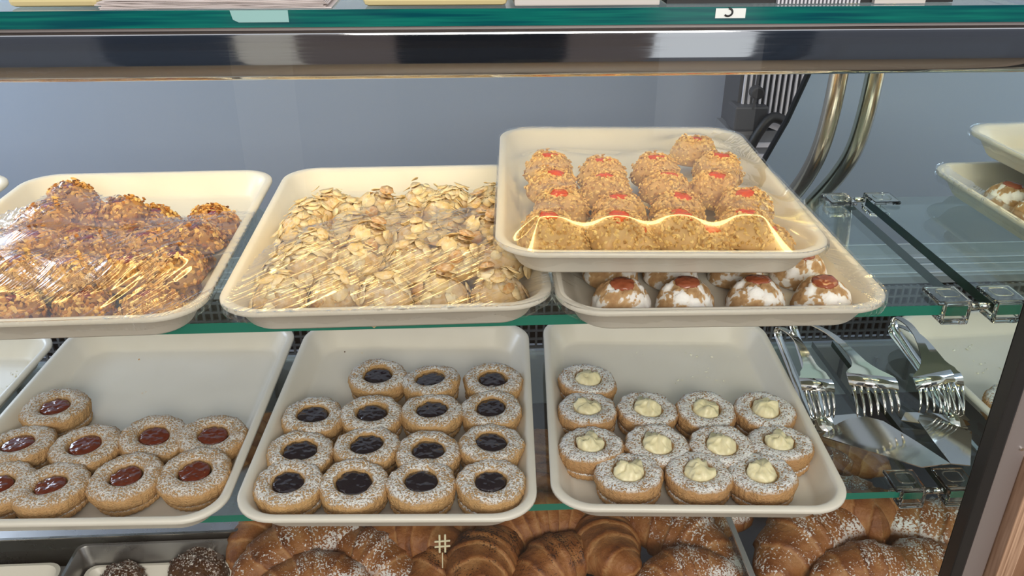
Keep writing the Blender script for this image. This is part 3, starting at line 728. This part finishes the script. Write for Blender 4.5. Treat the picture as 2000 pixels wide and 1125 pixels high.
# ------------------------------------------------------------------ cling film
def make_film(tr, name, mat, obs, orad, label, keep=None, wr=None, step=.0020, seed=0, skirt=.012, crumple=0.0, load=5.0):
    e = .0015
    nx, ny = int((W+2*e)/step), int((L+2*e)/step)
    X, Y = np.meshgrid(np.linspace(-W/2-e, W/2+e, nx), np.linspace(-e, L+e, ny), indexing='ij')
    R = .043
    cxs = np.where(X < 0, -W/2-e+R, W/2+e-R); cys = np.where(Y < L/2, -e+R, L+e-R)
    inx = (np.abs(X) > W/2+e-R) & ((Y < -e+R) | (Y > L+e-R))
    dx, dy = X-cxs, Y-cys; d = np.hypot(dx, dy)
    m = np.maximum(np.abs(dx), np.abs(dy))
    s = np.where(inx & (d > 1e-9), m/np.maximum(d, 1e-9), 1.0)
    X = np.where(inx, cxs+dx*s, X); Y = np.where(inx, cys+dy*s, Y)
    z0 = RIM+.0009
    O = np.full(X.shape, -.1)
    for (u, v, t) in obs:
        r2 = (X-u)**2+(Y-v)**2
        O = np.maximum(O, np.where(r2 < orad**2, t+.0015-10*r2, -.1))
    Z = np.maximum(O, z0)
    bd = np.zeros(X.shape, bool); bd[0] = bd[-1] = True; bd[:, 0] = bd[:, -1] = True
    for it in range(1500):
        A = Z.copy(); A[1:-1, 1:-1] = .25*(Z[2:, 1:-1]+Z[:-2, 1:-1]+Z[1:-1, 2:]+Z[1:-1, :-2])
        A[1:-1, 1:-1] -= load*step*step/4
        A = np.maximum(A, O); A[bd] = z0; Z = A
    for it in range(3):   # soften the contact peaks
        A = Z.copy(); A[1:-1, 1:-1] = .2*(Z[1:-1, 1:-1]+Z[2:, 1:-1]+Z[:-2, 1:-1]+Z[1:-1, 2:]+Z[1:-1, :-2]); A[bd] = z0; Z = A
    if wr is not None: Z = Z+wr(X, Y)*(~bd)
    if crumple:
        P = np.stack([X.ravel(), Y.ravel(), np.zeros(X.size)], 1)
        c = np.array([abs(mn.noise(Vector(p)*170+Vector((seed, 0, 0)))) for p in P]).reshape(X.shape)
        mask = crumple(X, Y); Z = Z+c*.006*mask*(~bd)
    V = [tuple(v) for v in np.stack([X.ravel(), Y.ravel(), Z.ravel()], 1)]
    idx = np.arange(nx*ny).reshape(nx, ny); F = []
    K = np.ones(X.shape, bool) if keep is None else keep(X, Y)
    for i in range(nx-1):
        for j in range(ny-1):
            if K[i, j] and K[i+1, j] and K[i, j+1] and K[i+1, j+1]: F.append((idx[i, j], idx[i+1, j], idx[i+1, j+1], idx[i, j+1]))
    ring = [(i, 0) for i in range(nx)]+[(nx-1, j) for j in range(1, ny)]+[(i, ny-1) for i in range(nx-2, -1, -1)]+[(0, j) for j in range(ny-2, 0, -1)]
    rs = random.Random(seed); prev = None; rows = []
    C = (0, L/2)
    for q, (i, j) in enumerate(ring):
        x, y = X[i, j], Y[i, j]; vx, vy = x, y-L/2; 
        gx, gy = (x/(W/2))**7, ((y-L/2)/(L/2))**7; g = math.hypot(gx, gy); ox, oy = gx/g, gy/g
        col = [int(idx[i, j])]
        for k in (1, 2, 3):
            wv = .0012*mn.noise(Vector((q*.35, k*.8, seed)))
            inn = .0006+wv-(.0022 if k == 3 else 0)
            V.append((x+ox*inn, y+oy*inn, z0-skirt*(k/3)*(1+.35*mn.noise(Vector((q*.07, 3, seed)))))); col.append(len(V)-1)
        rows.append((col, K[i, j]))
    for q in range(len(rows)):
        a, ka = rows[q]; b, kb = rows[(q+1) % len(rows)]
        if ka and kb:
            for k in range(3): F.append((a[k], b[k], b[k+1], a[k+1]))
    used = sorted({i for f in F for i in f}); mp = {u: k for k, u in enumerate(used)}
    me = mdata('cling_film', [V[u] for u in used], [tuple(mp[i] for i in f) for f in F], True, mats=[mat])
    return tag(link(name, me, None, (tr.x, tr.y, tr.z), (0, 0, tr.a)), label, 'cling film')

def edge_from_px(tr, pts, z):
    P = sorted(tr.loc(at(px, py, Z=tr.z+z)) for px, py in pts)
    us = np.array([p[0] for p in P]); vs = np.array([p[1] for p in P])
    return lambda X: np.interp(X, us, vs)
e1 = edge_from_px(T1, [(-20, 400), (60, 400), (110, 368), (180, 370), (235, 395), (300, 400), (350, 415), (395, 400), (440, 395), (505, 385), (530, 370)], .045)
e2 = edge_from_px(T2, [(405, 590), (500, 480), (560, 445), (640, 420), (700, 400), (740, 375), (800, 398), (880, 398), (960, 400), (1010, 385), (1080, 380)], .045)
def streaks(ang, per, amp, mask, seed):
    ca, sa = cos(ang), sin(ang)
    def f(X, Y):
        a = X*ca+Y*sa; b = -X*sa+Y*ca
        P = np.stack([a.ravel()*9, b.ravel()/per, np.full(a.size, seed)], 1)
        c = np.array([mn.noise(Vector(p)) for p in P]).reshape(X.shape)
        return np.maximum(c, 0)*amp*mask(X, Y)
    return f
sm = lambda t: np.clip(t, 0, 1)
wr1a = streaks(radians(62), .0042, .0035, lambda X, Y: sm((X-.045)/.03)*sm((.26-Y)/.03), 1)
wr1b = streaks(radians(100), .005, .004, lambda X, Y: sm((-X-.075)/.02), 2)
wr1 = lambda X, Y: wr1a(X, Y)+wr1b(X, Y)
wr2 = streaks(radians(40), .0060, .0042, lambda X, Y: sm((.11-X+Y*.3)/.06)*sm((X+.14)/.03), 3)
wr4 = streaks(radians(-52), .005, .003, lambda X, Y: sm((X-.07)/.03), 4)
make_film(T1, 'cling_film', M['film_nut'], obs1, .017, 'crinkled cling film pulled over the nut cookies with a torn back edge', lambda X, Y: Y < e1(X)+.004*np.sin(X*160), wr1, seed=1,
          crumple=lambda X, Y: sm(1-np.abs(Y-e1(X))/.05))
make_film(T2, 'cling_film', M['film_almond'], obs2, .016, 'streaky cling film pulled over the almond cookies leaving their back row bare', lambda X, Y: Y < e2(X)+.003*np.sin(X*190), wr2, seed=2, load=1.5,
          crumple=lambda X, Y: sm(1-np.abs(Y-e2(X))/.045))
make_film(T3, 'cling_film', M['film_crumb'], obs3, .017, 'taut cling film over the topmost tray of crumb cookies', seed=3, load=1.2)
make_film(T4, 'cling_film', M['film_sugar'], [], .017, 'cling film around the lower stacked tray, bunched at its front corner', lambda X, Y: ((X > .125) | (Y < .012) | ((X < -.115) & (Y < .09))), wr4, seed=4,
          crumple=lambda X, Y: sm(1-np.hypot(X-.15, Y-.03)/.06))
make_film(T0, 'cling_film', M['film_nut'], obs0, .017, 'crumpled cling film on the tray cut off by the left edge', lambda X, Y: Y < .26, wr1, seed=5, step=.003,
          crumple=lambda X, Y: sm((Y-.12)/.05))

# ------------------------------------------------------------------ tongs
def ribbon(pts, widths, wdir, th):
    """flat strip following pts; wdir = width direction (vector)"""
    V = []; F = []; P = [Vector(p) for p in pts]; wd_ = Vector(wdir).normalized(); n_ = len(P)
    for i, p in enumerate(P):
        t = (P[min(i+1, n_-1)]-P[max(i-1, 0)]).normalized(); nn = t.cross(wd_).normalized(); h = wd_*widths[i]/2
        for a, b in ((-1, -1), (1, -1), (1, 1), (-1, 1)): V.append(p+h*a+nn*(th/2*b))
    for i in range(n_-1):
        for k in range(4): F.append((i*4+k, i*4+(k+1) % 4, i*4+4+(k+1) % 4, i*4+4+k))
    F += [(3, 2, 1, 0), ((n_-1)*4, (n_-1)*4+1, (n_-1)*4+2, (n_-1)*4+3)]
    return V, F
def tongs(root, sl, sr, tl, tr_, back, blade, label, nt=7, drop=None):
    """sl, sr = shoulder corners of the fork; tl, tr_ = outer tine tips; back = bend point; blade = corner points of the lower arm"""
    sl, sr, tl, tr_, back = map(Vector, (sl, sr, tl, tr_, back)); o = empty('pastry_tongs', back, label=label, cat='tongs', group='steel pastry tongs')
    q = lambda v: Vector(v)-back
    wdir = (sr-sl).normalized(); mid = (sl+sr)/2; wid = (sr-sl).length
    d = (mid-back)
    pts = [back+d*t+Vector((0, 0, .014*sin(pi*t))) for t in np.linspace(0, .84, 10)]+[back+d*.89+Vector((0, 0, .005)), back+d*.93+Vector((0, 0, .0035)), back+d*.97+Vector((0, 0, .0015)), mid]
    wd_ = [.009]*6+[.0095, .0105, .0125, .016]+[.022, .030, wid*.85, wid]
    V, F = ribbon([q(p) for p in pts], wd_, wdir, .0012)
    MB().add(V, F).build('upper_arm', M['polished_steel'], o, True).modifiers.new('e', 'EDGE_SPLIT').split_angle = radians(50)
    # curved shoulder going down, then tines
    midt = (tl+tr_)/2; sh = [mid, mid+(midt-mid)*.10+Vector((0, -.003, .001)), mid+(midt-mid)*.26+Vector((0, -.0045, 0))]
    V, F = ribbon([q(p) for p in sh], [wid, wid*1.02, wid*1.0], wdir, .0012)
    fp = MB().add(V, F).build('fork_plate', M['polished_steel'], o, True)
    for k in range(nt):
        f = (k+.5)/nt; a = sh[-1]+wdir*wid*(f-.5); b = tl.lerp(tr_, f)
        P = [a+(b-a)*t+Vector((0, -.004*sin(pi*t), 0)) for t in np.linspace(0, 1, 7)]
        V, F = ribbon([q(p) for p in P], [wid/nt*.55, wid/nt*.46, wid/nt*.42, wid/nt*.38, wid/nt*.34, wid/nt*.28, wid/nt*.14], wdir, .0012)
        MB().add(V, F).build('tine', M['polished_steel'], fp, True)
    # lower arm: strip widening to a flat blade
    B = [Vector(b) for b in blade]; ba = (B[0]+B[-1])/2
    low0 = back+Vector((0, 0, -.012))
    Pn = [back+Vector((0, .004, -.002)), back+Vector((0, .009, -.010)), low0+Vector((0, .002, -.004))]+[low0.lerp(ba, t)+Vector((0, 0, -.004*(1-t))) for t in (.3, .6, .85, 1.0)]
    V, F = ribbon([q(p) for p in Pn], [.010, .010, .010, .011, .014, .018, .024], wdir, .0012)
    MB().add(V, F).build('lower_arm', M['polished_steel'], o, True)
    nB = len(B); V = [q(b) for b in B]+[q(b)+Vector((0, 0, -.0012)) for b in B]
    F = [tuple(range(nB-1, -1, -1)), tuple(range(nB, 2*nB))]+[(i, (i+1) % nB, nB+(i+1) % nB, nB+i) for i in range(nB)]
    MB().add(V, F).build('blade', M['polished_steel'], o)
    return o
def atv(px, py, z): return at(px, py, Z=z)
def on_plane(A, B, C, px, py):
    n_ = (B-A).cross(C-A); d = at(px, py, Y=1.0)-CAM
    return CAM+d*((A-CAM).dot(n_)/d.dot(n_))
PB = (atv(1605, 852, .8125), atv(1856, 905, .8505), atv(1655, 818, .820))
tongs(None, atv(1652, 728, .880), atv(1748, 738, .880), atv(1668, 815, .850), atv(1762, 806, .850), atv(1556, 625, .872),
      [PB[0]]+[on_plane(*PB, *q) for q in ((1702, 882), (1800, 912))]+[PB[1]]+[on_plane(*PB, *q) for q in ((1790, 862), (1725, 822), (1690, 813), (1655, 818), (1625, 833))],
      'large steel pastry tongs with wide fork and flat pointed blade nearest the end panel')
tongs(None, atv(1560, 738, .852), atv(1624, 741, .852), atv(1583, 822, .817), atv(1632, 815, .817), atv(1525, 640, .850),
      [atv(1590, 845, .8085), atv(1640, 838, .8095), atv(1700, 822, .811), atv(1670, 808, .811), atv(1620, 812, .810), atv(1585, 822, .809)],
      'smaller steel pastry tongs with fork lying against the cream cookie tray', 6)

# ------------------------------------------------------------------ croissants
def croissant_mesh(seed, Ln=.155, R=.037, bend=1.5, mat='crust_plain', squash=.88, layers=3.0, skew=.6):
    rnd = random.Random(seed); nt, m_ = 90, 44; V = []; tone = []
    for i in range(nt):
        t = (i+.5)/nt; u = abs(2*t-1); sgn = 1 if t > .5 else -1
        ang = (t-.5)*bend; rad = Ln/bend; cx, cy = rad*sin(ang), rad*(cos(ang)-1)
        tx, ty = cos(ang), -sin(ang); nx_, ny_ = sin(ang), cos(ang)
        for k in range(m_):
            th = 2*pi*k/m_
            s = u*layers+.5+sgn*skew*.35*sin(th)+.08*sin(3*th+seed); f = s-math.floor(s)
            pr = (max(0, 1-u**2.3))**.5*(1-.32*u)+.02
            r = R*pr*(.95+.10*f**2.2)
            x = cx+nx_*cos(th)*r*1.05; y = cy+ny_*cos(th)*r*1.05; z = sin(th)*r*squash
            if z < -R*.55: z = -R*.55+(z+R*.55)*.2
            V.append([x, y, z]); tone.append(.22+.48*f**1.3-.22*(f < .10))
    V = np.array(V); d = fbm(V, 32, seed, 3); V += (V-np.array([0, 0, 0]))*(d*.035)[:, None]; V[:, 2] += fbm(V, 120, seed+2, 2)*.0007
    F = [(i*m_+k, (i+1)*m_+k, (i+1)*m_+(k+1) % m_, i*m_+(k+1) % m_) for i in range(nt-1) for k in range(m_)]
    F.append(tuple(range(m_))); F.append(tuple(range(nt*m_-1, (nt-1)*m_-1, -1)))
    V[:, 1] -= V[:, 1].mean()
    return mdata('croissant', V, F, True, {'tone': np.array(tone)+d*.25}, [M[mat]])
def croissant(px, py, z, yaw, label, mat='crust_plain', tilt=(0, 0), s=1.0, seed=0, **k):
    p = at(px, py, Z=z); me = croissant_mesh(seed, mat=mat, **k)
    o = link('croissant', me, None, p, (tilt[0], tilt[1], yaw)); o.scale = (s, s, s)
    return tag(o, label, 'croissant', 'croissants piled on the deck')
C_ = [
 (1197, 1062, .655, 1.50, 'plain golden croissant pointing its end at the viewer below the cream tray', 'crust_plain', (0, .38), 1.12, dict(layers=3.6)),
 (590, 1078, .665, .42, 'large sugar-dusted croissant lying diagonally beside the steel pan', 'crust_sugar', (0, 0), 1.12, dict(layers=2.6, bend=1.1)),
 (720, 1100, .655, -.55, 'sugar-flecked croissant wedged beneath the middle tray', 'crust_sugar', (0, .1), 1.0, {}),
 (800, 1062, .660, -.1, 'deep brown croissant behind the hash-shaped pick', 'crust_plain', (0, 0), 1.0, {}),
 (610, 1140, .665, .15, 'sugar-dusted croissant cut off by the bottom edge beside the steel pan', 'crust_sugar', (0, 0), .9, {}),
 (960, 1100, .665, 1.2, 'round cocoa-dusted croissant in the middle of the bottom edge', 'crust_cocoa', (0, .25), 1.08, dict(layers=3.5)),
 (1092, 1105, .660, .5, 'cocoa-dusted croissant with a dark stripe beside the plain golden one', 'crust_cocoa', (0, 0), .9, {}),
 (862, 1118, .650, .9, 'small cocoa-dusted croissant under the hash-shaped pick', 'crust_cocoa', (0, 0), .82, {}),
 (1060, 1030, .660, .1, 'ribbed orange-brown croissant under the gap between berry and cream trays', 'crust_plain', (.2, 0), 1.0, dict(layers=5)),
 (925, 1052, .650, -.3, 'dark brown croissant behind the cocoa-dusted ones', 'crust_plain', (0, 0), .9, {}),
 (1330, 1065, .660, -.75, 'heavily sugared croissant left of the clear divider', 'crust_sugar', (0, .1), 1.12, {}),
 (1340, 1128, .675, .15, 'sugared croissant cut off by the bottom edge near the divider', 'crust_sugar', (0, 0), .85, {}),
 (1386, 1026, .640, .3, 'small sugared croissant half hidden behind the divider end', 'crust_sugar', (0, 0), .8, {}),
 (1055, 905, .640, 1.5, 'croissant seen far back through the gap between berry and cream trays', 'crust_plain', (0, 0), 1.0, {}),
 (1066, 968, .645, 1.2, 'croissant seen through the lower shelf in the gap between trays', 'crust_plain', (0, 0), .95, {}),
 (512, 860, .640, 1.0, 'croissant seen through the gap between brown jam and berry trays', 'crust_plain', (0, 0), 1.0, {}),
 (528, 1042, .650, .9, 'small rounded croissant end behind the steel pan corner', 'crust_plain', (0, 0), .9, {}),
 (1585, 1065, .660, .45, 'sugar-dusted croissant right of the clear divider', 'crust_sugar', (0, -.1), 1.2, {}),
 (1745, 1045, .665, -.70, 'plain croissant with curled end leaning at the mirrored panel', 'crust_plain', (0, .3), 1.1, dict(layers=3.5)),
 (1705, 1128, .665, -.1, 'sugar-dusted croissant cut off by the bottom edge near the mirrored panel', 'crust_sugar', (0, 0), 1.0, {}),
 (1668, 915, .650, -.3, 'sugar-dusted croissant seen through the lower shelf under the tongs', 'crust_sugar', (0, 0), 1.05, {}),
 (1640, 985, .645, .6, 'croissant under the front edge of the lower shelf beside the cream tray', 'crust_sugar', (0, 0), .9, {}),
 (1560, 900, .640, .2, 'croissant deep behind the cream tray corner', 'crust_plain', (0, 0), 1.0, {}),
]
for i, (px, py, z, yaw, label, mat, tilt, s, k) in enumerate(C_):
    croissant(px, py, z, yaw, label, mat, tilt, s, 400+i, **k)

# hash shaped wafer
hp = at(864, 1062, Z=.705)
mb = MB()
for a in (-.0032, .0032):
    mb.box((a-.0011, -.0005, -.011), (a+.0011, .0015, .011)); mb.box((-.009, -.001, a-.001), (.009, .001, a+.001))
mb.box((-.0006, -.0003, -.030), (.0006, .0009, -.011))
tag(mb.build('hash_pick', M['pastry_cream'], None, rot=(-.3, .05, .1), loc=hp, bevel=.0004), 'small pale hash-shaped pick standing among the croissants', 'food pick')

# ------------------------------------------------------------------ steel pans, lower left
def pan(name, x0, x1, y0, y1, z0, h, mat, R=.012, th=.0012, lip=.003, flare=.008):
    def rr(x0, x1, y0, y1, R, n_=6):
        P = []
        for cx, cy, a0 in ((x1-R, y0+R, -pi/2), (x1-R, y1-R, 0), (x0+R, y1-R, pi/2), (x0+R, y0+R, pi)):
            for k in range(n_+1): a = a0+pi/2*k/n_; P.append((cx+R*cos(a), cy+R*sin(a)))
        return P
    lv = [(flare+.003, 0), (flare, .001), (0, h), (-lip, h+.0005), (-lip, h+.0018), (.0005, h+.0018), (th, h), (flare+th, .003), (flare+.006, .0018)]
    V = []; F = []
    for ins, z in lv: V += [(x, y, z0+z) for x, y in rr(x0+ins, x1-ins, y0+ins, y1-ins, R)]
    m_ = 28
    for i in range(len(lv)-1):
        for k in range(m_): F.append((i*m_+k, i*m_+(k+1) % m_, (i+1)*m_+(k+1) % m_, (i+1)*m_+k))
    F.append(tuple(range(m_-1, -1, -1))); F.append(tuple(range((len(lv)-1)*m_, len(lv)*m_)))
    o = link(name, mdata(name, V, F, True, mats=[mat])); o.modifiers.new('e', 'EDGE_SPLIT').split_angle = radians(40)
    return o
a = at(157, 1068, Z=.655); b = at(500, 1065, Z=.655)
tag(pan('steel_pan', a.x, b.x, a.y-.26, a.y, .612, .043, M['pan_steel'], .01), 'deep steel pan with two dark sugared muffins at the bottom edge', 'pan')
tag(pan('pan_liner', a.x+.012, b.x-.012, a.y-.25, a.y-.012, .6150, .016, M['cream_plastic'], .012), 'cream liner tray inside the deep steel pan', 'tray')
c = at(122, 1104, Z=.645)
tag(pan('small_tray', c.x-.16, c.x, c.y-.22, c.y, .6202, .025, M['cream_plastic'], .018), 'small cream tray in the bottom left corner beside the steel pan', 'tray')
d = at(495, 1036, Z=.668)
tag(pan('steel_baking_sheet', d.x-.47, d.x, d.y, d.y+.25, .640, .028, M['pan_steel'], .03), 'wide steel baking sheet with raised lip under the lower shelf', 'baking sheet')
tag(MB().box((-.95, .55, .601), (a.x+.245, a.y+.015, .611)).build('steel_plate', M['pan_steel'], None, bevel=.001), 'flat steel plate under the pan at the lower left', 'plate')
tag(MB().box((-.95, a.y+.02, .601), (d.x-.02, d.y+.24, .639)).build('steel_riser', M['pan_steel'], None, bevel=.001), 'steel riser block carrying the wide baking sheet', 'riser')
def muffin(px, py, z, R, label, seed):
    V, F, dd = dome(R, R*.95, 60, 24, seed, .004, 45)
    V2, F2, T_ = chips(V, 420, .0016, .6, seed+3)
    p = at(px, py, Z=z+R*.9)
    o = empty('chocolate_muffin', (p.x, p.y, z), label=label, cat='muffin', group='dark sugared muffins')
    link('crown', mdata('crown', V, F, True, {'tone': .5+dd*.3}, [M['muffin_sugar']]), o)
    toned('sugar_bits%d' % seed, [(0, (.05, .02, .015)), (.55, (.12, .06, .045)), (.7, (.62, .55, .50)), (1, (.78, .74, .70))])
    link('sugar_grains', mdata('sugar_grains', V2, F2, False, {'tone': T_}, [M['sugar_bits%d' % seed]]), o)
muffin(380, 1092, .6175, .036, 'large dark muffin with coarse sugar in the steel pan', 501)
muffin(232, 1117, .6175, .030, 'smaller dark muffin with sugar top beside the pan corner', 502)
cr = at(500, 1000, Z=.69)
